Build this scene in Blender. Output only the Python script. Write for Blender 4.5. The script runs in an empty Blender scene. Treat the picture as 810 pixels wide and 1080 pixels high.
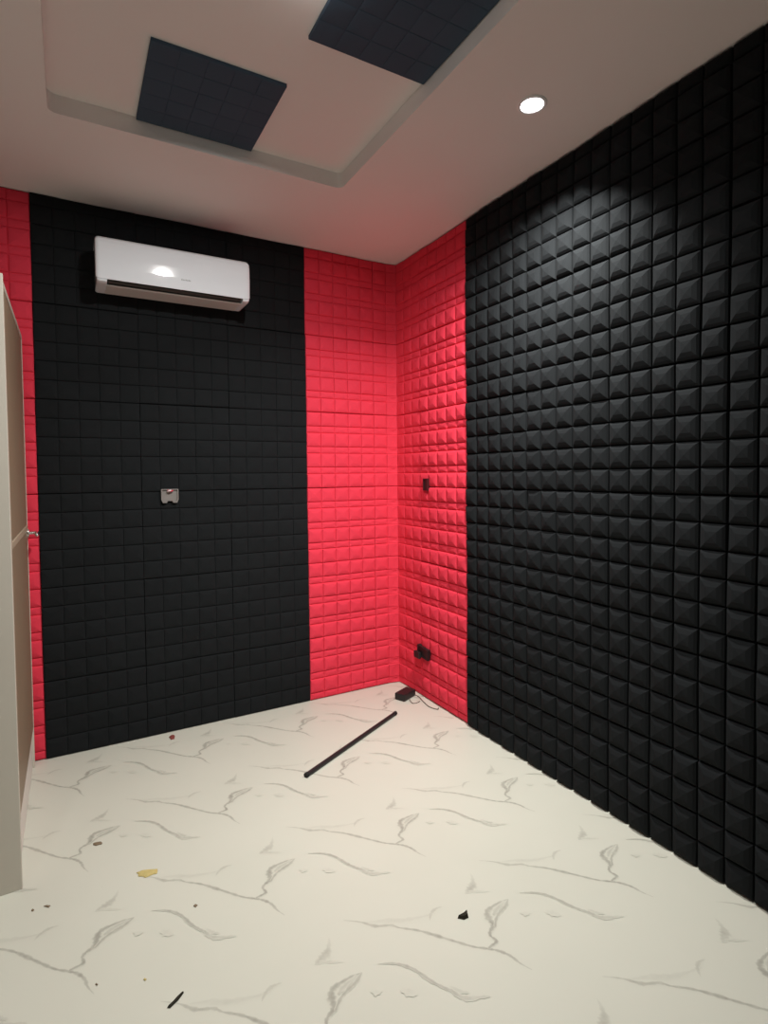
import bpy, bmesh, math, random
from mathutils import Matrix, Vector
random.seed(7)
S = bpy.context.scene
COL = S.collection
H = 2.975            # ceiling height
XW, YW = 0.030, 0.030  # plaster planes of right and back wall (foam surface lies about at 0)

# ------------------------------------------------------------------ materials
def mat(name, col, rough=0.6, spec=0.3, metal=0.0, noise=None, bump=None, sheen=0.0, emit=None):
    m = bpy.data.materials.new(name); m.use_nodes = True
    nt = m.node_tree; b = nt.nodes['Principled BSDF']
    b.inputs['Base Color'].default_value = (*col, 1)
    b.inputs['Roughness'].default_value = rough
    b.inputs['Specular IOR Level'].default_value = spec
    b.inputs['Metallic'].default_value = metal
    if sheen:
        b.inputs['Sheen Weight'].default_value = sheen
        b.inputs['Sheen Roughness'].default_value = 0.5
    tc = nt.nodes.new('ShaderNodeTexCoord')
    if noise:
        scale, amt = noise
        n = nt.nodes.new('ShaderNodeTexNoise'); n.inputs['Scale'].default_value = scale
        n.inputs['Detail'].default_value = 4
        nt.links.new(tc.outputs['Object'], n.inputs['Vector'])
        r = nt.nodes.new('ShaderNodeMix'); r.data_type = 'RGBA'
        r.inputs['A'].default_value = (*[c*(1-amt) for c in col], 1)
        r.inputs['B'].default_value = (*[min(1, c*(1+amt)) for c in col], 1)
        nt.links.new(n.outputs['Fac'], r.inputs['Factor'])
        nt.links.new(r.outputs['Result'], b.inputs['Base Color'])
    if bump:
        scale, st, dist = bump
        n = nt.nodes.new('ShaderNodeTexNoise'); n.inputs['Scale'].default_value = scale
        n.inputs['Detail'].default_value = 6
        nt.links.new(tc.outputs['Object'], n.inputs['Vector'])
        bp = nt.nodes.new('ShaderNodeBump'); bp.inputs['Strength'].default_value = st
        bp.inputs['Distance'].default_value = dist
        nt.links.new(n.outputs['Fac'], bp.inputs['Height'])
        nt.links.new(bp.outputs['Normal'], b.inputs['Normal'])
    if emit:
        b.inputs['Emission Color'].default_value = (*emit[0], 1)
        b.inputs['Emission Strength'].default_value = emit[1]
    return m

M = {}
M['black'] = mat('black_foam', (0.0112, 0.0127, 0.0140), 0.9, 0.12, noise=(9, .18), bump=(260, .25, .002))
M['red'] = mat('red_foam', (0.76, 0.044, 0.080), 0.85, 0.2, noise=(7, .08), bump=(260, .2, .002))
M['board'] = mat('ceiling_foam', (0.048, 0.076, 0.112), 0.8, 0.25, noise=(6, .1), bump=(260, .2, .002))
M['plaster'] = mat('ceiling_paint', (0.86, 0.81, 0.785), 0.75, 0.2, noise=(1.6, .04), bump=(60, .08, .002))
M['wallpaint'] = mat('wall_paint', (0.30, 0.28, 0.26), 0.8, 0.2, noise=(2, .05))
M['darkpaint'] = mat('dark_wall_paint', (0.03, 0.03, 0.03), 0.8, 0.2, noise=(2, .1))
M['white'] = mat('white_plastic', (0.86, 0.89, 0.94), 0.07, 0.42, noise=(3, .01))
M['offwhite'] = mat('louver_plastic', (0.66, 0.64, 0.62), 0.35, 0.5, noise=(3, .02))
M['louver'] = mat('louver_grey', (0.10, 0.095, 0.09), 0.5, 0.3, noise=(5, .05))
M['cavity'] = mat('outlet_black', (0.02, 0.02, 0.02), 0.7, 0.2, noise=(5, .1))
M['grey'] = mat('grey_print', (0.42, 0.42, 0.43), 0.5, 0.3, noise=(5, .02))
M['cream'] = mat('cream_board', (0.56, 0.52, 0.45), 0.5, 0.3, noise=(2, .03))
M['brown'] = mat('brown_door', (0.27, 0.20, 0.135), 0.5, 0.35, noise=(4, .08))
M['tan'] = mat('tan_rail', (0.42, 0.34, 0.25), 0.5, 0.3, noise=(4, .05))
M['plinth'] = mat('plinth_white', (0.78, 0.74, 0.68), 0.5, 0.3, noise=(4, .03))
M['chrome'] = mat('chrome', (0.8, 0.8, 0.8), 0.2, 0.5, metal=1.0, noise=(9, .02))
M['blackplastic'] = mat('black_plastic', (0.016, 0.013, 0.014), 0.45, 0.4, noise=(9, .1))
M['maroon'] = mat('maroon_plastic', (0.05, 0.006, 0.008), 0.6, 0.3, noise=(9, .1))
M['boxgrey'] = mat('grey_box', (0.22, 0.20, 0.19), 0.6, 0.3, noise=(20, .15))
M['redwire'] = mat('red_wire', (0.55, 0.05, 0.08), 0.4, 0.4, noise=(20, .05))
M['whitewire'] = mat('pale_wire', (0.8, 0.62, 0.64), 0.4, 0.4, noise=(20, .05))
M['cable'] = mat('brown_cable', (0.10, 0.075, 0.06), 0.5, 0.4, noise=(20, .05))
M['yellow'] = mat('straw_flake', (0.50, 0.41, 0.17), 0.8, 0.1, noise=(60, .2))
M['dust'] = mat('brown_crumb', (0.20, 0.15, 0.10), 0.8, 0.1, noise=(60, .2))
M['darkcrumb'] = mat('dark_crumb', (0.03, 0.027, 0.02), 0.8, 0.1, noise=(60, .2))
M['redcrumb'] = mat('red_crumb', (0.22, 0.06, 0.05), 0.8, 0.1, noise=(60, .2))
M['lampring'] = mat('lamp_ring', (0.85, 0.85, 0.85), 0.35, 0.4, noise=(9, .01))
M['lens'] = mat('lamp_lens', (0.9, 0.9, 0.9), 0.3, 0.4, noise=(9, .01), emit=((0.95, 0.97, 1.0), 12))
M['can'] = mat('lamp_can', (0.5, 0.5, 0.5), 0.5, 0.3, noise=(9, .01))

# floor: cream marble sheet; the veins are printed strokes whose strength is stored in the mesh
def floor_material():
    m = bpy.data.materials.new('marble_floor'); m.use_nodes = True
    nt = m.node_tree; b = nt.nodes['Principled BSDF']
    tc = nt.nodes.new('ShaderNodeTexCoord')
    n = nt.nodes.new('ShaderNodeTexNoise'); n.inputs['Scale'].default_value = 2.2; n.inputs['Detail'].default_value = 5
    nt.links.new(tc.outputs['Object'], n.inputs['Vector'])
    base = nt.nodes.new('ShaderNodeMix'); base.data_type = 'RGBA'
    base.inputs['A'].default_value = (0.560, 0.562, 0.482, 1); base.inputs['B'].default_value = (0.612, 0.610, 0.530, 1)
    nt.links.new(n.outputs['Fac'], base.inputs['Factor'])
    at = nt.nodes.new('ShaderNodeAttribute'); at.attribute_name = 'vein'
    n2 = nt.nodes.new('ShaderNodeTexNoise'); n2.inputs['Scale'].default_value = 45; n2.inputs['Detail'].default_value = 4
    nt.links.new(tc.outputs['Object'], n2.inputs['Vector'])
    mr = nt.nodes.new('ShaderNodeMapRange'); mr.inputs['From Min'].default_value = .3; mr.inputs['From Max'].default_value = .7
    mr.inputs['To Min'].default_value = .6; mr.inputs['To Max'].default_value = 1.1
    nt.links.new(n2.outputs['Fac'], mr.inputs['Value'])
    mu = nt.nodes.new('ShaderNodeMath'); mu.operation = 'MULTIPLY'; mu.use_clamp = True
    nt.links.new(at.outputs['Fac'], mu.inputs[0]); nt.links.new(mr.outputs['Result'], mu.inputs[1])
    mx = nt.nodes.new('ShaderNodeMix'); mx.data_type = 'RGBA'
    mx.inputs['B'].default_value = (0.215, 0.205, 0.172, 1)
    nt.links.new(mu.outputs[0], mx.inputs['Factor']); nt.links.new(base.outputs['Result'], mx.inputs['A'])
    nt.links.new(mx.outputs['Result'], b.inputs['Base Color'])
    b.inputs['Roughness'].default_value = 0.42; b.inputs['Specular IOR Level'].default_value = 0.3
    return m
M['floor'] = floor_material()

# ------------------------------------------------------------------ helpers
def link_mesh(name, bm, material, parent=None, smooth=False, bevel=None):
    me = bpy.data.meshes.new(name)
    if name != 'floor': bmesh.ops.recalc_face_normals(bm, faces=bm.faces[:])
    bm.to_mesh(me); bm.free()
    for mm in (material if isinstance(material, (list, tuple)) else [material]): me.materials.append(mm)
    o = bpy.data.objects.new(name, me); COL.objects.link(o)
    if smooth:
        for p in me.polygons: p.use_smooth = True
    if parent: o.parent = parent
    if bevel:
        b = o.modifiers.new('bevel', 'BEVEL'); b.width = bevel; b.segments = 3; b.limit_method = 'ANGLE'
    return o

def tag(o, label, cat, group=None):
    o['label'] = label; o['category'] = cat
    if group: o['group'] = group
    return o

def thing(name, loc, label, cat, group=None, rotz=0):
    o = bpy.data.objects.new(name, None); COL.objects.link(o); o.empty_display_size = .05
    o.location = loc; o.rotation_euler = (0, 0, rotz)
    return tag(o, label, cat, group)

def struct(o):
    o['kind'] = 'structure'; return o

def box(bm, a, b):
    x0, y0, z0 = a; x1, y1, z1 = b
    v = [bm.verts.new(p) for p in ((x0,y0,z0),(x1,y0,z0),(x1,y1,z0),(x0,y1,z0),(x0,y0,z1),(x1,y0,z1),(x1,y1,z1),(x0,y1,z1))]
    for f in ((0,3,2,1),(4,5,6,7),(0,1,5,4),(1,2,6,5),(2,3,7,6),(3,0,4,7)): bm.faces.new([v[i] for i in f])

def box_obj(name, a, b, m, parent=None, bevel=None):
    bm = bmesh.new(); box(bm, a, b); return link_mesh(name, bm, m, parent, bevel=bevel)

def prism_x(bm, prof, x0, x1):
    n = len(prof)
    A = [bm.verts.new((x0, y, z)) for y, z in prof]; B = [bm.verts.new((x1, y, z)) for y, z in prof]
    for i in range(n): bm.faces.new((A[i], A[(i+1) % n], B[(i+1) % n], B[i]))
    bm.faces.new(A[::-1]); bm.faces.new(B)

def rounded_prism_x(bm, prof, secs):
    """prism along x whose cross-section shrinks towards its rounded ends: secs = [(x, k)]"""
    zc = (max(p[1] for p in prof) + min(p[1] for p in prof))/2
    rows = [[bm.verts.new((x, y*(1-(1-k)*.5), zc + (z-zc)*k)) for y, z in prof] for x, k in secs]
    n = len(prof)
    for A, B in zip(rows, rows[1:]):
        for i in range(n): bm.faces.new((A[i], A[(i+1) % n], B[(i+1) % n], B[i]))
    bm.faces.new(rows[0]); bm.faces.new(rows[-1][::-1])

def tube(bm, pts, r, n=10, cap=True):
    pts = [Vector(p) for p in pts]; rings = []
    for i, p in enumerate(pts):
        d = (pts[min(i+1, len(pts)-1)] - pts[max(i-1, 0)]).normalized()
        up = Vector((0,0,1)) if abs(d.z) < .95 else Vector((1,0,0))
        a = d.cross(up).normalized(); b = d.cross(a).normalized()
        rings.append([bm.verts.new(p + (a*math.cos(2*math.pi*k/n) + b*math.sin(2*math.pi*k/n))*r) for k in range(n)])
    for R0, R1 in zip(rings, rings[1:]):
        for k in range(n): bm.faces.new((R0[k], R0[(k+1) % n], R1[(k+1) % n], R1[k]))
    if cap: bm.faces.new(rings[0][::-1]); bm.faces.new(rings[-1])

def smooth_path(pts, n=6):
    P = [Vector(p) for p in pts]; out = []
    for i in range(len(P)-1):
        p0, p1, p2, p3 = P[max(i-1,0)], P[i], P[i+1], P[min(i+2, len(P)-1)]
        for k in range(n):
            t = k/n
            out.append(.5*((2*p1) + (p2-p0)*t + (2*p0-5*p1+4*p2-p3)*t*t + (3*p1-p0-3*p2+p3)*t**3))
    out.append(P[-1]); return out

def lathe(bm, prof, n=40, closed=False):
    rings = []
    for r, z in prof:
        if r < 1e-6: rings.append([bm.verts.new((0,0,z))])
        else: rings.append([bm.verts.new((r*math.cos(2*math.pi*k/n), r*math.sin(2*math.pi*k/n), z)) for k in range(n)])
    pairs = list(zip(rings, rings[1:])) + ([(rings[-1], rings[0])] if closed else [])
    for A, B in pairs:
        for k in range(n):
            a = A[k % len(A)], A[(k+1) % len(A)]; b = B[k % len(B)], B[(k+1) % len(B)]
            q = [a[0], a[1], b[1], b[0]]; u = []
            for v in q:
                if v not in u: u.append(v)
            if len(u) > 2: bm.faces.new(u)

# ------------------------------------------------------------------ room shell
XL, YF = -2.90, -4.60
# --- floor with printed marble veins repeating every 0.58 m
def build_floor():
    bm = bmesh.new(); lay = bm.verts.layers.float.new('vein')
    def V(x, y, z, s):
        v = bm.verts.new((x, y, z)); v[lay] = s; return v
    q = [V(XL, YF, 0, 0), V(XW, YF, 0, 0), V(XW, YW, 0, 0), V(XL, YW, 0, 0)]; bm.faces.new(q)
    b = [V(XL, YF, -.1, 0), V(XW, YF, -.1, 0), V(XW, YW, -.1, 0), V(XL, YW, -.1, 0)]
    bm.faces.new(b[::-1])
    for i in range(4): bm.faces.new((q[(i+1) % 4], q[i], b[i], b[(i+1) % 4]))
    PX, PY = 0.579, 0.577
    for i in range(-2, 6):
        for j in range(-2, 7):
            ox, oy = -0.333 - PX*i, -2.085 + PY*j - PY*2
            for s, (pts, wid, st) in enumerate(VEINS):
                path = smooth_path([(x, y, 0) for x, y in pts], 5)
                n = len(path); prev = None; z = .0002 + .00012*s
                for k, p in enumerate(path):
                    d = (path[min(k+1, n-1)] - path[max(k-1, 0)]); d.normalize()
                    nn = Vector((-d.y, d.x, 0))
                    f = k/(n-1)*(len(wid)-1); a = int(min(f, len(wid)-2)); w = wid[a] + (wid[a+1]-wid[a])*(f-a)
                    f2 = k/(n-1)*(len(st)-1); a2 = int(min(f2, len(st)-2)); g = st[a2] + (st[a2+1]-st[a2])*(f2-a2)
                    w = max(w, .0015)*(1 + .22*math.sin(k*2.1+s) + .15*math.sin(k*.9+2*s))
                    c = Vector((ox, oy, z)) + p
                    prof = ((-1.35, 0), (-.6, .85), (0, 1), (.6, .85), (1.35, 0))
                    row = [(c + nn*(w*t), g*sv) for t, sv in prof]
                    ok = all(XL < r[0].x < XW and YF < r[0].y < YW for r in row)
                    row = [V(*r[0], r[1]) for r in row] if ok else None
                    if prev and row:
                        for t in range(4): bm.faces.new((prev[t], prev[t+1], row[t+1], row[t]))
                    prev = row
    o = link_mesh('floor', bm, M['floor']); return struct(o)

VEINS = [
    ([(-0.3536, 0.3328), (-0.3084, 0.298), (-0.2716, 0.2572), (-0.2258, 0.2343), (-0.2053, 0.2104), (-0.1594, 0.1719), (-0.1198, 0.1256), (-0.0768, 0.0723), (-0.0391, 0.0282), (-0.0019, -0.0021), (0.0204, -0.0247), (0.037, -0.0535), (0.0457, -0.0898), (0.0606, -0.1237)], [0.0008, 0.003, 0.006, 0.0045, 0.003, 0.0045, 0.006, 0.0045, 0.004, 0.004, 0.005, 0.005, 0.003, 0.0008], [0.15, 0.45, 0.5, 0.45, 0.5, 0.6, 0.65, 0.6, 0.65, 0.65, 0.65, 0.65, 0.5, 0.2]),
    ([(-0.2823, 0.2829), (-0.234, 0.2635), (-0.1818, 0.2332), (-0.1312, 0.2164), (-0.0859, 0.2065), (-0.0683, 0.2014)], [0.001, 0.006, 0.009, 0.005, 0.003, 0.001], [0.05, 0.13, 0.15, 0.12, 0.12, 0.06]),
    ([(-0.1012, 0.1866), (-0.0877, 0.2038), (-0.0697, 0.215), (-0.0519, 0.2177), (-0.0327, 0.2144)], [0.001, 0.005, 0.006, 0.004, 0.001], [0.2, 0.32, 0.34, 0.3, 0.15]),
    ([(0.0759, 0.222), (0.103, 0.2317), (0.1258, 0.2431), (0.1441, 0.2695), (0.1546, 0.2939)], [0.002, 0.013, 0.012, 0.005, 0.001], [0.2, 0.45, 0.42, 0.22, 0.05]),
    ([(0.0914, 0.2242), (0.1192, 0.2081), (0.155, 0.1873)], [0.003, 0.005, 0.001], [0.25, 0.2, 0.05]),
    ([(0.1894, 0.1258), (0.1521, 0.1285), (0.1094, 0.1255), (0.0843, 0.1155), (0.0749, 0.0907), (0.0688, 0.0636), (0.0426, 0.0491), (0.033, 0.0337), (0.0359, 0.0093), (0.0044, 0.003), (-0.0045, -0.0027)], [0.001, 0.004, 0.006, 0.009, 0.01, 0.008, 0.005, 0.004, 0.005, 0.004, 0.002], [0.4, 0.55, 0.65, 0.7, 0.7, 0.7, 0.7, 0.7, 0.7, 0.65, 0.6]),
    ([(0.1894, 0.1258), (0.1613, 0.1072), (0.1303, 0.0965), (0.0993, 0.0828), (0.0692, 0.055)], [0.001, 0.006, 0.005, 0.004, 0.004], [0.4, 0.55, 0.55, 0.55, 0.6]),
    ([(0.1722, 0.1249), (0.1263, 0.1118), (0.0967, 0.0969)], [0.002, 0.007, 0.003], [0.2, 0.35, 0.3]),
    ([(0.2451, 0.1266), (0.2784, 0.11), (0.3065, 0.0881), (0.3326, 0.0522), (0.3525, 0.0003), (0.373, -0.0377), (0.3873, -0.0577), (0.3965, -0.082), (0.4164, -0.1023), (0.4581, -0.1202), (0.4739, -0.1282)], [0.001, 0.003, 0.004, 0.0045, 0.005, 0.004, 0.004, 0.006, 0.007, 0.004, 0.001], [0.2, 0.5, 0.55, 0.6, 0.6, 0.55, 0.5, 0.4, 0.35, 0.25, 0.1]),
    ([(0.3942, -0.0463), (0.4081, -0.0723), (0.4279, -0.0876)], [0.002, 0.006, 0.002], [0.1, 0.25, 0.1]),
    ([(0.2628, 0.0197), (0.2751, 0.0024), (0.2956, -0.0184)], [0.003, 0.012, 0.003], [0.03, 0.12, 0.03]),
    ([(0.1832, 0.0594), (0.1945, 0.0465), (0.2111, 0.042)], [0.002, 0.008, 0.002], [0.02, 0.1, 0.02])]
build_floor()

# --- ceiling: flat soffit with one rectangular raised tray
TX0, TX1, TY0, TY1, TD = -2.075, -0.776, -3.25, -0.772, 0.075
def build_ceiling():
    bm = bmesh.new()
    # rounded rectangle of the tray
    r = .035; loop = []
    for cx, cy, a0 in ((TX1-r, TY1-r, 0), (TX0+r, TY1-r, 90), (TX0+r, TY0+r, 180), (TX1-r, TY0+r, 270)):
        for k in range(6):
            a = math.radians(a0 + 18*k); loop.append((cx + r*math.cos(a), cy + r*math.sin(a)))
    n = len(loop)
    inner = [bm.verts.new((x, y, H)) for x, y in loop]
    top = [bm.verts.new((x, y, H+TD)) for x, y in loop]
    for i in range(n): bm.faces.new((inner[i], inner[(i+1) % n], top[(i+1) % n], top[i]))
    bm.faces.new(top)
    oc = [bm.verts.new(p) for p in ((XW, YW, H), (XL, YW, H), (XL, YF, H), (XW, YF, H))]
    for c in range(4):
        seg = inner[c*6:(c+1)*6]; o = oc[c]
        for i in range(5): bm.faces.new((o, seg[i+1], seg[i]))
        nx = inner[((c+1)*6) % n]
        bm.faces.new((o, oc[(c+1) % 4], nx, seg[-1]))
    up = [bm.verts.new((v.co.x, v.co.y, H+.2)) for v in oc]
    for c in range(4): bm.faces.new((oc[c], oc[(c+1) % 4], up[(c+1) % 4], up[c]))
    bm.faces.new(up)
    return struct(link_mesh('ceiling', bm, M['plaster']))
build_ceiling()
struct(box_obj('wall_back', (XL-.1, YW, -.1), (XW+.1, YW+.1, H+.2), M['darkpaint']))
struct(box_obj('wall_right', (XW, YF-.1, -.1), (XW+.1, YW, H+.2), M['darkpaint']))
struct(box_obj('wall_left', (XL-.1, YF-.1, -.1), (XL, YW, H+.2), M['wallpaint']))
struct(box_obj('wall_front', (XL, YF-.1, -.1), (XW, YF, H+.2), M['wallpaint']))

# ------------------------------------------------------------------ acoustic foam
BASE, HMAX = 0.017, 0.022
def foam_mesh(us, vs, fmap, scale=1.0, seed=0, base=BASE, gu=.0045, gv=.0045):
    """us, vs: cell edges; fmap(u, v, n) -> xyz. Each cell is a soft four-sided pyramid over a groove."""
    rnd = random.Random(seed); bm = bmesh.new(); cache = {}
    def g(u, v, n, key=None):
        if key is not None and key in cache: return cache[key]
        vt = bm.verts.new(fmap(u, v, n))
        if key is not None: cache[key] = vt
        return vt
    for i in range(len(us)-1):
        for j in range(len(vs)-1):
            u0, u1, v0, v1 = us[i], us[i+1], vs[j], vs[j+1]
            cu, cv = (u0+u1)/2, (v0+v1)/2; hu, hv = (u1-u0)/2, (v1-v0)/2
            k = min(1, min(hu, hv)/.05 + .1); hm = HMAX*scale*k
            ju, jv = rnd.uniform(-.10, .10)*hu, rnd.uniform(-.10, .10)*hv; hj = rnd.uniform(.86, 1.1)
            C = [(u0, v0), (u1, v0), (u1, v1), (u0, v1)]
            cr = [g(u, v, base, ('c', round(u, 5), round(v, 5))) for u, v in C]
            rings = [cr]
            q = min(1, hv/.05)
            for iu, iv, hh, jj in ((gu, gv, .50*hm, .1), (gu+.009, gv+.009*q, .72*hm, .3), (gu+.025, gv+.025*q, .92*hm, .7)):
                a, b = 1 - iu/hu, 1 - iv/hv
                rings.append([g(cu + sx*hu*a + ju*jj, cv + sy*hv*b + jv*jj, base + hh*hj)
                              for sx, sy in ((-1,-1),(1,-1),(1,1),(-1,1))])
            ap = g(cu + ju, cv + jv, base + hm*hj)
            for A, B in zip(rings, rings[1:]):
                for q in range(4): bm.faces.new((A[q], A[(q+1) % 4], B[(q+1) % 4], B[q]))
            for q in range(4): bm.faces.new((rings[-1][q], rings[-1][(q+1) % 4], ap))
    # sides and back (along the outline of cell corners)
    nu, nv = len(us), len(vs)
    outl = [(i, 0) for i in range(nu)] + [(nu-1, j) for j in range(1, nv)] + \
           [(i, nv-1) for i in range(nu-2, -1, -1)] + [(0, j) for j in range(nv-2, 0, -1)]
    front = [cache[('c', round(us[i], 5), round(vs[j], 5))] for i, j in outl]
    bk = {}
    for i in range(nu):
        for j in range(nv): bk[i, j] = bm.verts.new(fmap(us[i], vs[j], 0.0005))
    back = [bk[q] for q in outl]; m = len(outl)
    for q in range(m): bm.faces.new((front[(q+1) % m], front[q], back[q], back[(q+1) % m]))
    for i in range(nu-1):
        for j in range(nv-1): bm.faces.new((bk[i, j], bk[i, j+1], bk[i+1, j+1], bk[i+1, j]))
    return bm

def edges(a, steps):
    out = [a]
    for s in steps: out.append(out[-1] + s)
    return out
ROWS = [(0.004, .414), (.416, .914), (.916, 1.414), (1.416, 1.914), (1.916, 2.414), (2.416, H-.003)]
def vs_black(r):
    z0, z1 = ROWS[r]; L = z1-z0
    st = [.1025]*4 if r == 0 else ([.0996]*5 if r < 5 else [.0996]*5 + [.058])
    return edges(0, [s*L/sum(st) for s in st])
def vs_red(r):
    z0, z1 = ROWS[r]; L = z1-z0; T, s = .092, .044
    st = [s, T, s, T, s, T] if r == 0 else ([T, s, T, s, T, s, T] if r < 5 else [T, s, T, s, T, s, T, .058])
    return edges(0, [q*L/sum(st) for q in st])
ROWN = ['lowest row at floor', 'second row up from floor', 'third row up from floor', 'third row down from ceiling',
        'second row down from ceiling', 'top row under ceiling']
ORD = ['first', 'second', 'third', 'fourth', 'fifth']

def flat_panel(plane, start, width, r, color, label, group, n=5, scale=1.0, base=BASE, gu=.0045, gv=.0045):
    """plane 'back': u runs +x from start; plane 'right': u runs -y from start (start = y)."""
    z0, z1 = ROWS[r]
    seed = hash((plane, round(start*1000), r)) & 0xffff
    rnd = random.Random(int(abs(start)*1000)*31 + r*7 + (5 if plane == 'back' else 0))
    ju, jv = rnd.uniform(-.0007, .0007), rnd.uniform(-.001, .001)
    tu, tv = rnd.uniform(-.006, .006), rnd.uniform(-.006, .006)   # gentle unevenness of the glue bed
    w = width - .0012
    us = edges(0, [w/n]*n); vs = vs_black(r) if color == 'black' else vs_red(r)
    L = vs[-1]
    def nz(u, v, nn):
        f = nn/base if base else 0
        return nn + max(0, min(1, f))*((u-w/2)*tu + (v-L/2)*tv + .0035*math.sin(u*9+start*7+r)*math.sin(v*8+r*2))
    if plane == 'back':
        org = Vector((start + .0006, YW, z0))
        f = lambda u, v, nn: (u + ju, -nz(u, v, nn), v + jv*(0 < r < 5))
    else:
        org = Vector((XW, start - .0006, z0))
        f = lambda u, v, nn: (-nz(u, v, nn), -u + ju, v + jv*(0 < r < 5))
    bm = foam_mesh(us, vs, f, scale, int(abs(start)*1000) + r*101, base, gu, gv)
    o = link_mesh('foam_tile', bm, M[color]); o.location = org
    return tag(o, label, 'foam panel', group)

U1 = -0.677; U2 = U1 - 1.502; V0 = -0.300; V1 = -0.800
for r in range(6):
    rn = ROWN[r]
    # black field on the back wall (behind the air conditioner), three columns
    for c in range(3):
        pos = ['right column beside red strip', 'middle column', 'left column towards wardrobe'][c]
        flat_panel('back', U1 - .5007*(c+1), .5007, r, 'black',
                   'black foam panel on back wall, %s, %s' % (pos, rn), 'black foam panels on the back wall', scale=.45, gu=.0009, gv=.0042)
    # red strip on the back wall
    flat_panel('back', U1, .5, r, 'red', 'red foam panel beside black panels on back wall, %s' % rn,
               'red foam panels in the corner', scale=.7, gu=.0022, gv=.0042)
    # red strip behind the wardrobe
    flat_panel('back', U2 - .5, .5, r, 'red', 'red foam panel behind wardrobe at far left, %s' % rn,
               'red foam panels behind the wardrobe', scale=.6, base=.010)
    # red strip on the right wall
    flat_panel('right', V0, .5, r, 'red', 'red foam panel beside black panels on right wall, %s' % rn,
               'red foam panels in the corner', scale=.95, gu=.003, gv=.0042)
    # black field on the right wall
    for c in range(5):
        flat_panel('right', V1 - .5*c, .5, r, 'black',
                   'black foam panel on right wall, %s column from red strip, %s' % (ORD[c], rn),
                   'black foam panels on the right wall', scale=1.5, gu=.004, gv=.004)
    # red panel folded into the room corner
    z0, z1 = ROWS[r]; xs = U1 + .5 + .001; R = .055
    La = (XW - R) - xs; arc = R*math.pi/2; Lb = (YW - R) - V0 - .001; tot = La + arc + Lb
    def fold(u, v, n, La=La, arc=arc, R=R, xs=xs, z0=z0):
        if u <= La: return (xs + u, YW - n, z0 + v)
        if u <= La + arc:
            a = (u - La)/R; rr = R - n
            return (XW - R + rr*math.sin(a), YW - R + rr*math.cos(a), z0 + v)
        return (XW - n, YW - R - (u - La - arc), z0 + v)
    bm = foam_mesh(edges(0, [tot/5]*5), vs_red(r), fold, .6, 900 + r, BASE, .0022, .004)
    o = link_mesh('foam_tile', bm, M['red'])
    o.data.transform(Matrix.Translation((0, 0, -z0))); o.location.z = z0
    tag(o, 'red foam panel folded into room corner, %s' % rn, 'foam panel', 'red foam panels in the corner')

# foam panels glued under the ceiling tray
def ceiling_panel(x0, y0, label, wx=.5):
    w = .5
    def f(u, v, n): return (u, v, -n)
    bm = foam_mesh(edges(0, [wx/5]*5), edges(0, [w/5]*5), f, .16, int(x0*-100), .013, .002, .002)
    o = link_mesh('foam_slab', bm, M['board']); o.location = (x0, y0, H + TD)
    return tag(o, label, 'ceiling panel', 'black square panels on the ceiling')
ceiling_panel(-1.746, -1.276, 'black square panel on ceiling above the air conditioner')
ceiling_panel(-1.262, -2.045, 'black square panel on ceiling between the two lamps', .483)

# ------------------------------------------------------------------ ceiling lamps
def lamp(x, y, z, label, proud=False):
    t = thing('downlight', (x, y, z), label, 'ceiling lamp', 'round ceiling downlights')
    bm = bmesh.new()
    if proud:
        lathe(bm, [(.060, 0), (.060, -.006), (.055, -.010), (.047, -.010), (.046, 0)], closed=True)
    else:
        lathe(bm, [(.058, 0), (.058, -.003), (.054, -.006), (.046, -.005), (.044, 0)], closed=True)
    link_mesh('trim_ring', bm, M['lampring'], t, smooth=False)
    bm = bmesh.new()
    if proud: lathe(bm, [(.0445, -.004), (.041, -.010), (.034, -.0145), (.018, -.017), (0, -.018)])
    else: lathe(bm, [(.043, -.0005), (.03, -.003), (.015, -.0042), (0, -.0046)])
    l = link_mesh('lens', bm, M['lens'], t, smooth=True)
    return t
lamp(-.385, -1.735, H, 'glowing round downlight in ceiling near black right wall')
lamp(-2.55, -2.10, H, 'round downlight in ceiling in front of wardrobe, outside the frame')
lamp(-1.345, -1.84, H + TD, 'glowing round downlight at top edge of frame, beside black ceiling panel', True)

def light(kind, name, loc, power, color=(1, 1, 1), **kw):
    d = bpy.data.lights.new(name, kind); d.energy = power; d.color = color
    for k, v in kw.items(): setattr(d, k, v)
    o = bpy.data.objects.new(name, d); COL.objects.link(o); o.location = loc; return o
def aim(o, dx, dy):          # gimbal tilt of a downlight
    o.rotation_euler = Vector((dx, dy, -1)).to_track_quat('-Z', 'Y').to_euler()
aim(light('AREA', 'downlight_beam', (-.385, -1.735, H-.020), 30.5, (1, .992, .95), shape='DISK', size=.085, spread=math.radians(118)), .03, .28)
light('AREA', 'wardrobe_lamp_beam', (-2.55, -2.10, H-.008), 5, (1, .992, .95), shape='DISK', size=.085)
aim(light('AREA', 'tray_lamp_beam', (-1.345, -1.84, H+TD-.024), 34, (1, .992, .95), shape='DISK', size=.085, spread=math.radians(152)), .0, .22)
light('POINT', 'tray_lamp_rim', (-1.345, -1.84, H+TD-.030), .9, (1, .992, .95), shadow_soft_size=.03)

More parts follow.
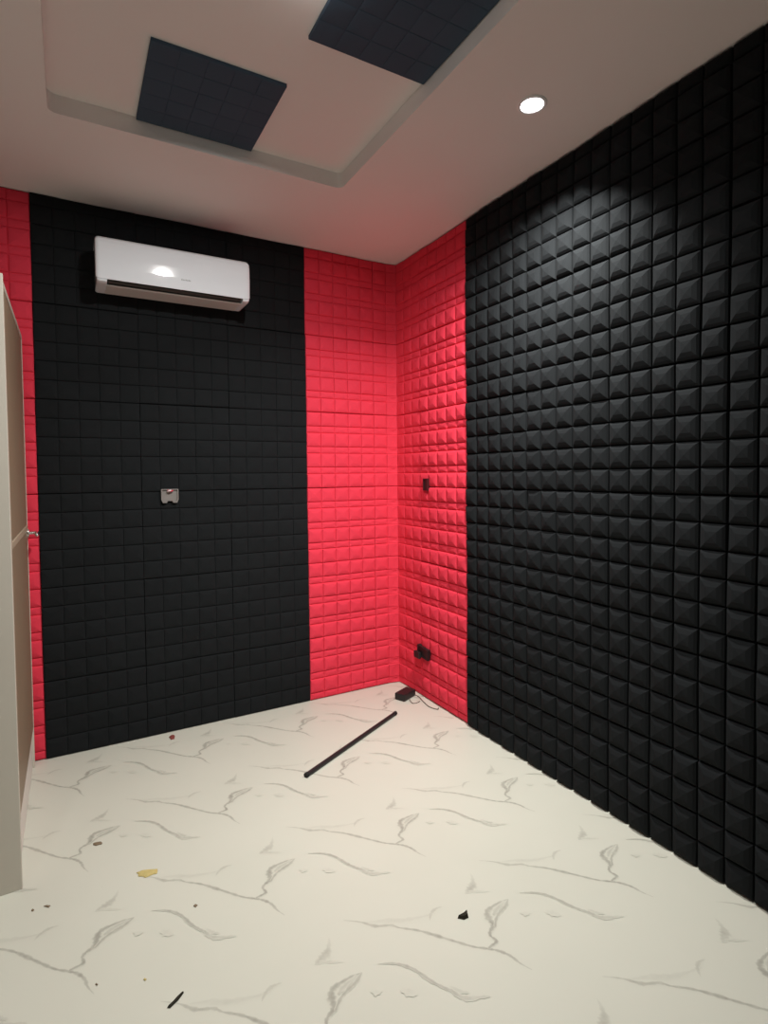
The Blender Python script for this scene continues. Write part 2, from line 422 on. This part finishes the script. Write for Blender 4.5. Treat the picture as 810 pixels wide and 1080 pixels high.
# ------------------------------------------------------------------ air conditioner
def air_conditioner():
    x0, z0, W = -1.893, 2.497, .793
    t = thing('air_conditioner', (x0, -.010, z0), 'white wall-mounted split air conditioner high on black back wall', 'air conditioner')
    # profiles in local y (0 at wall, negative into the room) and z
    cl, cr = .052, .042
    cap = [(0, .228), (-.150, .229), (-.186, .222), (-.199, .19), (-.200, .019), (-.2065, .0165), (-.203, .007), (-.19, .0015), (-.17, 0), (0, .002)]
    for secs in ([(.004, .94), (.009, .98), (.018, 1), (cl, 1)], [(W-cr, 1), (W-.018, 1), (W-.009, .98), (W-.004, .94)]):
        bm = bmesh.new(); rounded_prism_x(bm, cap, secs)
        link_mesh('end_cap', bm, M['white'], t, bevel=.003)
    up = [(0, .229), (-.150, .231), (-.186, .224), (-.195, .20), (-.195, .022), (-.120, .050), (-.090, .045), (-.085, .018), (0, .018)]
    bm = bmesh.new(); prism_x(bm, up, cl-.002, W-cr+.002)
    link_mesh('casing', bm, M['white'], t)
    fp = [(0, .2395), (-.150, .2405), (-.186, .2360), (-.2055, .222), (-.2115, .200), (-.2130, .17), (-.2130, .13), (-.2118, .08), (-.2085, .018), (-.2015, .018), (-.2005, .19), (-.190, .217), (-.170, .2305), (0, .230)]
    bm = bmesh.new(); rounded_prism_x(bm, fp, [(0, .88), (.0025, .935), (.007, .97), (.014, .993), (.022, 1), (W-.022, 1), (W-.014, .993), (W-.007, .97), (W-.0025, .935), (W, .88)])
    link_mesh('front_panel', bm, M['white'], t, bevel=.002)
    cav = [(-.194, .0212), (-.1205, .0492), (-.0905, .0442), (-.0858, .0185), (-.10, .0185), (-.115, .040)]
    bm = bmesh.new(); prism_x(bm, cav, cl, W-cr)
    link_mesh('air_outlet', bm, M['cavity'], t)
    lo = [(-.160, .0035), (-.153, 0), (0, .002), (0, .0175), (-.10, .0175), (-.135, .012), (-.155, .0085)]
    bm = bmesh.new(); prism_x(bm, lo, cl, W-cr)
    link_mesh('lower_casing', bm, M['offwhite'], t)
    fl = [(-.186, .0175), (-.185, .0192), (-.150, .0150), (-.151, .0128)]
    bm = bmesh.new(); prism_x(bm, fl, cl+.006, W-cr-.006)
    link_mesh('louver', bm, M['louver'], t)
    for k in range(12):
        bm = bmesh.new(); x = cl + .03 + k*.056
        prism_x(bm, [(-.168, .032), (-.125, .045), (-.125, .02), (-.160, .02)], x, x+.003)
        link_mesh('vane', bm, M['cavity'] if k != 6 else M['offwhite'], t)
    # small grey maker's mark, too small to read
    bm = bmesh.new()
    for k in range(7):
        xx = W*.555 - .025 + k*.0072; h = .008 if k in (0, 3, 5) else .006
        box(bm, (xx, -.2122, .068), (xx+.0045, -.2090, .068+h))
    link_mesh('maker_mark', bm, M['grey'], t)
    return t
air_conditioner()

# ------------------------------------------------------------------ wardrobe at the left edge
def wardrobe():
    X, Y0, Y1, Z = -2.222, -1.035, -.030, 2.225
    t = thing('wardrobe', (X-.3, (Y0+Y1)/2, 0), 'tall cream wardrobe with brown doors at left edge of frame', 'wardrobe')
    lx, ly = X-.3, (Y0+Y1)/2
    def B(name, a, b, m, par=t, bev=.002):
        off = (lx, ly, 0) if par is t else (lx, ly, 0)
        return box_obj(name, tuple(a[i]-off[i] for i in range(3)), tuple(b[i]-off[i] for i in range(3)), m, par, bev)
    XB = X - .60
    B('side_panel', (XB, Y0, 0), (X, Y0+.020, Z), M['cream'])
    B('side_panel', (XB, Y1-.020, 0), (X-.006, Y1, Z), M['cream'])
    B('top_panel', (XB, Y0+.021, Z-.022), (X-.006, Y1-.021, Z), M['cream'])
    B('back_panel', (XB, Y0+.021, .13), (XB+.012, Y1-.021, Z-.023), M['cream'])
    B('bottom_panel', (XB+.013, Y0+.021, .13), (X-.035, Y1-.021, .15), M['cream'])
    B('plinth', (X-.035, Y0+.021, 0), (X-.016, Y1-.021, .205), M['plinth'])
    B('rail', (X-.03, Y0+.021, 1.235), (X-.004, Y1-.021, 1.262), M['tan'])
    B('stile', (X-.03, Y0+.021, .21), (X-.005, Y0+.10, Z-.023), M['tan'])
    d1 = B('door', (X-.028, Y0+.102, .21), (X-.008, Y1-.021, 1.233), M['brown'])
    d2 = B('door', (X-.028, Y0+.102, 1.264), (X-.008, Y1-.021, Z-.023), M['brown'])
    bm = bmesh.new(); yy, zz = -.075, 1.222
    L = lambda x, y, z: (X + x - lx, y - ly, z)
    tube(bm, [L(-.0085, yy, zz), L(.002, yy, zz)], .022, 20)
    hd = link_mesh('handle', bm, M['chrome'], d1); hd['label'] = 'chrome lever handle'
    bm = bmesh.new()
    tube(bm, smooth_path([L(.001, yy, zz), L(.026, yy, zz), L(.038, yy-.006, zz), L(.042, yy-.022, zz), L(.042, yy-.075, zz), L(.040, yy-.125, zz)], 5), .0085, 12)
    link_mesh('lever', bm, M['chrome'], hd, smooth=True)
wardrobe()

# ------------------------------------------------------------------ electrical bits on the walls
def electrical_box():
    t = thing('electrical_box', (-1.531, .004, 1.389), 'small grey open electrical box with red wires in black back wall', 'electrical box')
    w, h = .047, .040
    out = [(-w, -h*.55), (-w*.82, -h), (-w*.38, -h), (-w*.25, -h*.72), (w*.25, -h*.72), (w*.38, -h), (w*.82, -h), (w, -h*.55), (w, h*.95), (w*.9, h), (-w*.9, h), (-w, h*.95)]
    def ring(bm, pts, y0, y1, s):
        n = len(pts)
        A = [bm.verts.new((x, y0, z)) for x, z in pts]; B = [bm.verts.new((x*s, y0, z*s)) for x, z in pts]
        C = [bm.verts.new((x*s, y1, z*s)) for x, z in pts]; Dd = [bm.verts.new((x, y1+.012, z)) for x, z in pts]
        for i in range(n):
            j = (i+1) % n
            bm.faces.new((A[i], A[j], B[j], B[i])); bm.faces.new((B[i], B[j], C[j], C[i])); bm.faces.new((A[j], A[i], Dd[i], Dd[j]))
        bm.faces.new(C)
    bm = bmesh.new(); ring(bm, out, -.014, -.006, .88)
    link_mesh('box_body', bm, M['boxgrey'], t)
    bm = bmesh.new(); tube(bm, smooth_path([(-.012, -.008, .036), (-.008, -.02, .031), (.004, -.022, .027), (.017, -.013, .031)]), .0035, 8)
    link_mesh('wire', bm, M['redwire'], t, smooth=True)
    bm = bmesh.new(); tube(bm, smooth_path([(-.014, -.008, .024), (-.008, -.021, .029), (0, -.023, .031), (.004, -.014, .033)]), .005, 8)
    link_mesh('wire', bm, M['whitewire'], t, smooth=True)
electrical_box()

def wall_outlet(name, y, z, wy, hz, m_out, m_in, label, cat, tilt=0.0, cover=False):
    t = thing(name, (-.010, y, z), label, cat)
    bm = bmesh.new()
    a, b = wy/2, hz/2
    def Rr(p):
        c, s = math.cos(tilt), math.sin(tilt); return (p[0], p[1]*c - p[2]*s, p[1]*s + p[2]*c)
    fr = [(-a, -b), (a, -b), (a, b), (-a, b)]
    O = [bm.verts.new(Rr((-.012, u, v))) for u, v in fr]; I = [bm.verts.new(Rr((-.012, u*.74, v*.8))) for u, v in fr]
    P = [bm.verts.new(Rr((.004, u*.74, v*.8))) for u, v in fr]; Q = [bm.verts.new(Rr((.012, u, v))) for u, v in fr]
    for i in range(4):
        j = (i+1) % 4
        bm.faces.new((O[i], O[j], I[j], I[i])); bm.faces.new((I[i], I[j], P[j], P[i])); bm.faces.new((O[j], O[i], Q[i], Q[j]))
    bm.faces.new(P)
    link_mesh('socket_frame', bm, m_out, t)
    bm = bmesh.new()
    c = [Rr((-.004 + .004*0, u*.70, v*.76)) for u, v in fr]
    bm.faces.new([bm.verts.new(p) for p in c]); ext = bmesh.ops.extrude_face_region(bm, geom=bm.faces[:])
    for v in ext['geom']:
        if isinstance(v, bmesh.types.BMVert): v.co.x -= .003
    link_mesh('socket_insert', bm, m_in, t)
    if cover:
        bm = bmesh.new(); box(bm, (-.030, a*.2, -b*1.35), (-.010, a*1.25, -b*.1))
        link_mesh('plug', bm, m_in, t, bevel=.004)
    return t
wall_outlet('cable_outlet', -.392, 1.432, .046, .078, M['maroon'], M['blackplastic'],
            'small dark upright slot in red foam on right wall', 'cable outlet')
wall_outlet('wall_socket', -.345, .315, .125, .070, M['blackplastic'], M['blackplastic'],
            'black low wall socket in red foam above the power adapter', 'wall socket', tilt=0.12, cover=True)

# ------------------------------------------------------------------ things lying on the floor
def rod():
    a, b = Vector((-1.047, -.854, .0115)), Vector((-.300, -.461, .0115))
    t = thing('rod', (0, 0, 0), 'long thin black rod lying on marble floor near red corner', 'rod')
    t.location = (a+b)/2; t.location.z = 0
    L = (b-a).length/2; t.rotation_euler.z = math.atan2(b.y-a.y, b.x-a.x)
    bm = bmesh.new(); n = 16; prof = []
    for r in (.0112, .0085): 
        for s in (-1, 1):
            prof.append([bm.verts.new((s*L, r*math.cos(2*math.pi*k/n), .0114 + r*math.sin(2*math.pi*k/n))) for k in range(n)])
    for A, B in ((prof[0], prof[1]), (prof[3], prof[2]), (prof[2], prof[0]), (prof[1], prof[3])):
        for k in range(n): bm.faces.new((A[k], A[(k+1) % n], B[(k+1) % n], B[k]))
    link_mesh('shaft', bm, M['blackplastic'], t, smooth=False)
    for s in (-1, 1):
        bm = bmesh.new(); tube(bm, [(s*(L-.012), 0, .0114), (s*(L+.004), 0, .0114)], .0125, 16)
        o = link_mesh('end_cap', bm, M['cavity'], t)
rod()

def adapter():
    t = thing('power_adapter', (-.105, -.262, 0), 'black power adapter with thin cable on floor in red corner', 'power adapter')
    t.rotation_euler.z = math.radians(24)
    bm = bmesh.new(); box(bm, (-.068, -.040, .001), (.068, .040, .046))
    link_mesh('adapter_body', bm, M['blackplastic'], t, bevel=.007)
    c = math.cos(-t.rotation_euler.z); s = math.sin(-t.rotation_euler.z)
    def loc(p):
        x, y = p[0]-t.location.x, p[1]-t.location.y
        return (x*c - y*s, x*s + y*c, p[2])
    bm = bmesh.new()
    tube(bm, smooth_path([loc(p) for p in ((-.052, -.292, .020), (-.036, -.33, .010), (-.038, -.36, .004), (-.045, -.40, .003), (-.055, -.465, .003), (-.045, -.51, .003), (-.03, -.535, .004), (-.022, -.53, .010))], 8), .0028, 8)
    link_mesh('cable', bm, M['cable'], t, smooth=True)
    bm = bmesh.new()
    tube(bm, smooth_path([loc(p) for p in ((-.105, -.312, .014), (-.115, -.345, .006), (-.115, -.375, .003), (-.085, -.38, .003), (-.06, -.37, .003))], 8), .002, 8)
    link_mesh('cable', bm, M['cable'], t, smooth=True)
adapter()

def crumb(name, pts, h, m, label, cat, rough=.25, seed=1):
    """small flake: jagged outline with thickness, domed top"""
    rnd = random.Random(seed)
    cx = sum(p[0] for p in pts)/len(pts); cy = sum(p[1] for p in pts)/len(pts)
    P = []
    for i in range(len(pts)):
        a, b = pts[i], pts[(i+1) % len(pts)]
        P.append(a); P.append(((a[0]+b[0])/2 + rnd.uniform(-1, 1)*rough*abs(b[1]-a[1]), (a[1]+b[1])/2 + rnd.uniform(-1, 1)*rough*abs(b[0]-a[0])*.5))
    bm = bmesh.new(); n = len(P)
    lo = [bm.verts.new((x-cx, y-cy, .0012)) for x, y in P]
    hi = [bm.verts.new(((x-cx)*.82, (y-cy)*.82, .0012 + h*rnd.uniform(.7, 1.1))) for x, y in P]
    ap = bm.verts.new((0, 0, .0012 + h*1.25))
    for i in range(n):
        j = (i+1) % n; bm.faces.new((lo[i], lo[j], hi[j], hi[i])); bm.faces.new((hi[i], hi[j], ap))
    bm.faces.new(lo[::-1])
    o = link_mesh(name, bm, m); o.location = (cx, cy, 0)
    return tag(o, label, cat)
crumb('straw_flake', [(-1.8515, -1.1531), (-1.8287, -1.1505), (-1.7781, -1.1719), (-1.7834, -1.199), (-1.8068, -1.1979), (-1.8249, -1.1997), (-1.8477, -1.1788)], 0.003, M['yellow'],
      'pale yellow straw flake lying on floor in front of wardrobe', 'flake', 0.25, 3)
crumb('foam_scrap', [(-0.9294, -1.9399), (-0.9049, -1.9376), (-0.8816, -1.9317), (-0.8951, -1.956), (-0.9132, -1.9556)], 0.012, M['darkcrumb'],
      'small black foam scrap on marble floor at lower centre', 'scrap', 0.1, 4)
crumb('crumb', [(-1.9875, -0.8792), (-1.9576, -0.8856), (-1.9565, -0.9046), (-1.9771, -0.9036)], 0.003, M['dust'],
      'brown crumb on floor beside wardrobe shadow', 'crumb', 0.25, 5)
crumb('crumb', [(-2.1521, -1.1699), (-2.1413, -1.1695), (-2.1294, -1.1791), (-2.1346, -1.1868)], 0.002, M['dust'],
      'flat dark crumb on floor in front of wardrobe corner', 'crumb', 0.25, 6)
crumb('crumb', [(-2.1874, -1.1682), (-2.1837, -1.165), (-2.1788, -1.1731), (-2.183, -1.1786)], 0.003, M['dust'],
      'dot-like dark crumb on floor nearest the wardrobe side', 'crumb', 0.25, 7)
crumb('crumb', [(-2.0059, -1.6002), (-2.0017, -1.5968), (-1.9979, -1.6038), (-2.0015, -1.6085)], 0.002, M['dust'],
      'tiny brown crumb near lower left, left of the yellowish one', 'crumb', 0.25, 8)
crumb('crumb', [(-1.8799, -1.6545), (-1.8752, -1.6503), (-1.8704, -1.6581), (-1.8758, -1.6627)], 0.002, M['yellow'],
      'tiny yellowish crumb above the dark sliver at lower left', 'crumb', 0.25, 9)
crumb('sliver', [(-1.8318, -1.7842), (-1.7994, -1.7635), (-1.782, -1.7531), (-1.7816, -1.759), (-1.8, -1.7759), (-1.8243, -1.7894)], 0.004, M['darkcrumb'],
      'dark thin sliver lying on floor at bottom left', 'sliver', 0.02, 10)
crumb('crumb', [(-1.5746, -0.0561), (-1.5557, -0.0335), (-1.541, -0.0558), (-1.549, -0.0912), (-1.5697, -0.0922)], 0.006, M['redcrumb'],
      'reddish crumb on floor at foot of black back wall', 'crumb', 0.25, 11)
crumb('crumb', [(-1.6947, -1.4327), (-1.6869, -1.4278), (-1.6799, -1.4372), (-1.6883, -1.4444)], 0.002, M['dust'],
      'pale brown crumb on floor right of the straw flake', 'crumb', 0.25, 12)

# ------------------------------------------------------------------ world, camera, view
w = bpy.data.worlds.new('world'); S.world = w; w.use_nodes = True
w.node_tree.nodes['Background'].inputs['Color'].default_value = (.05, .05, .055, 1)
w.node_tree.nodes['Background'].inputs['Strength'].default_value = .3

yaw, pitch, roll = 0.5126, -0.0334, -0.0101
f = Vector((math.sin(yaw)*math.cos(pitch), math.cos(yaw)*math.cos(pitch), math.sin(pitch)))
r = Vector((math.cos(yaw), -math.sin(yaw), 0)); u = r.cross(f)
r2 = math.cos(roll)*r + math.sin(roll)*u; u2 = -math.sin(roll)*r + math.cos(roll)*u
cam = bpy.data.cameras.new('camera'); co = bpy.data.objects.new('camera', cam); COL.objects.link(co)
mw = Matrix(((r2.x, u2.x, -f.x, -2.0334), (r2.y, u2.y, -f.y, -3.4247), (r2.z, u2.z, -f.z, 1.5059), (0, 0, 0, 1)))
co.matrix_world = mw
cam.sensor_fit = 'AUTO'; cam.sensor_width = 36; cam.lens = 588.39/1080*36; cam.shift_y = -20.9/1080
cam.clip_start = .02
S.camera = co
vs = S.view_settings
vs.view_transform = 'Standard'; vs.look = 'None'; vs.exposure = 0.0; vs.gamma = 1.0; vs.use_curve_mapping = False
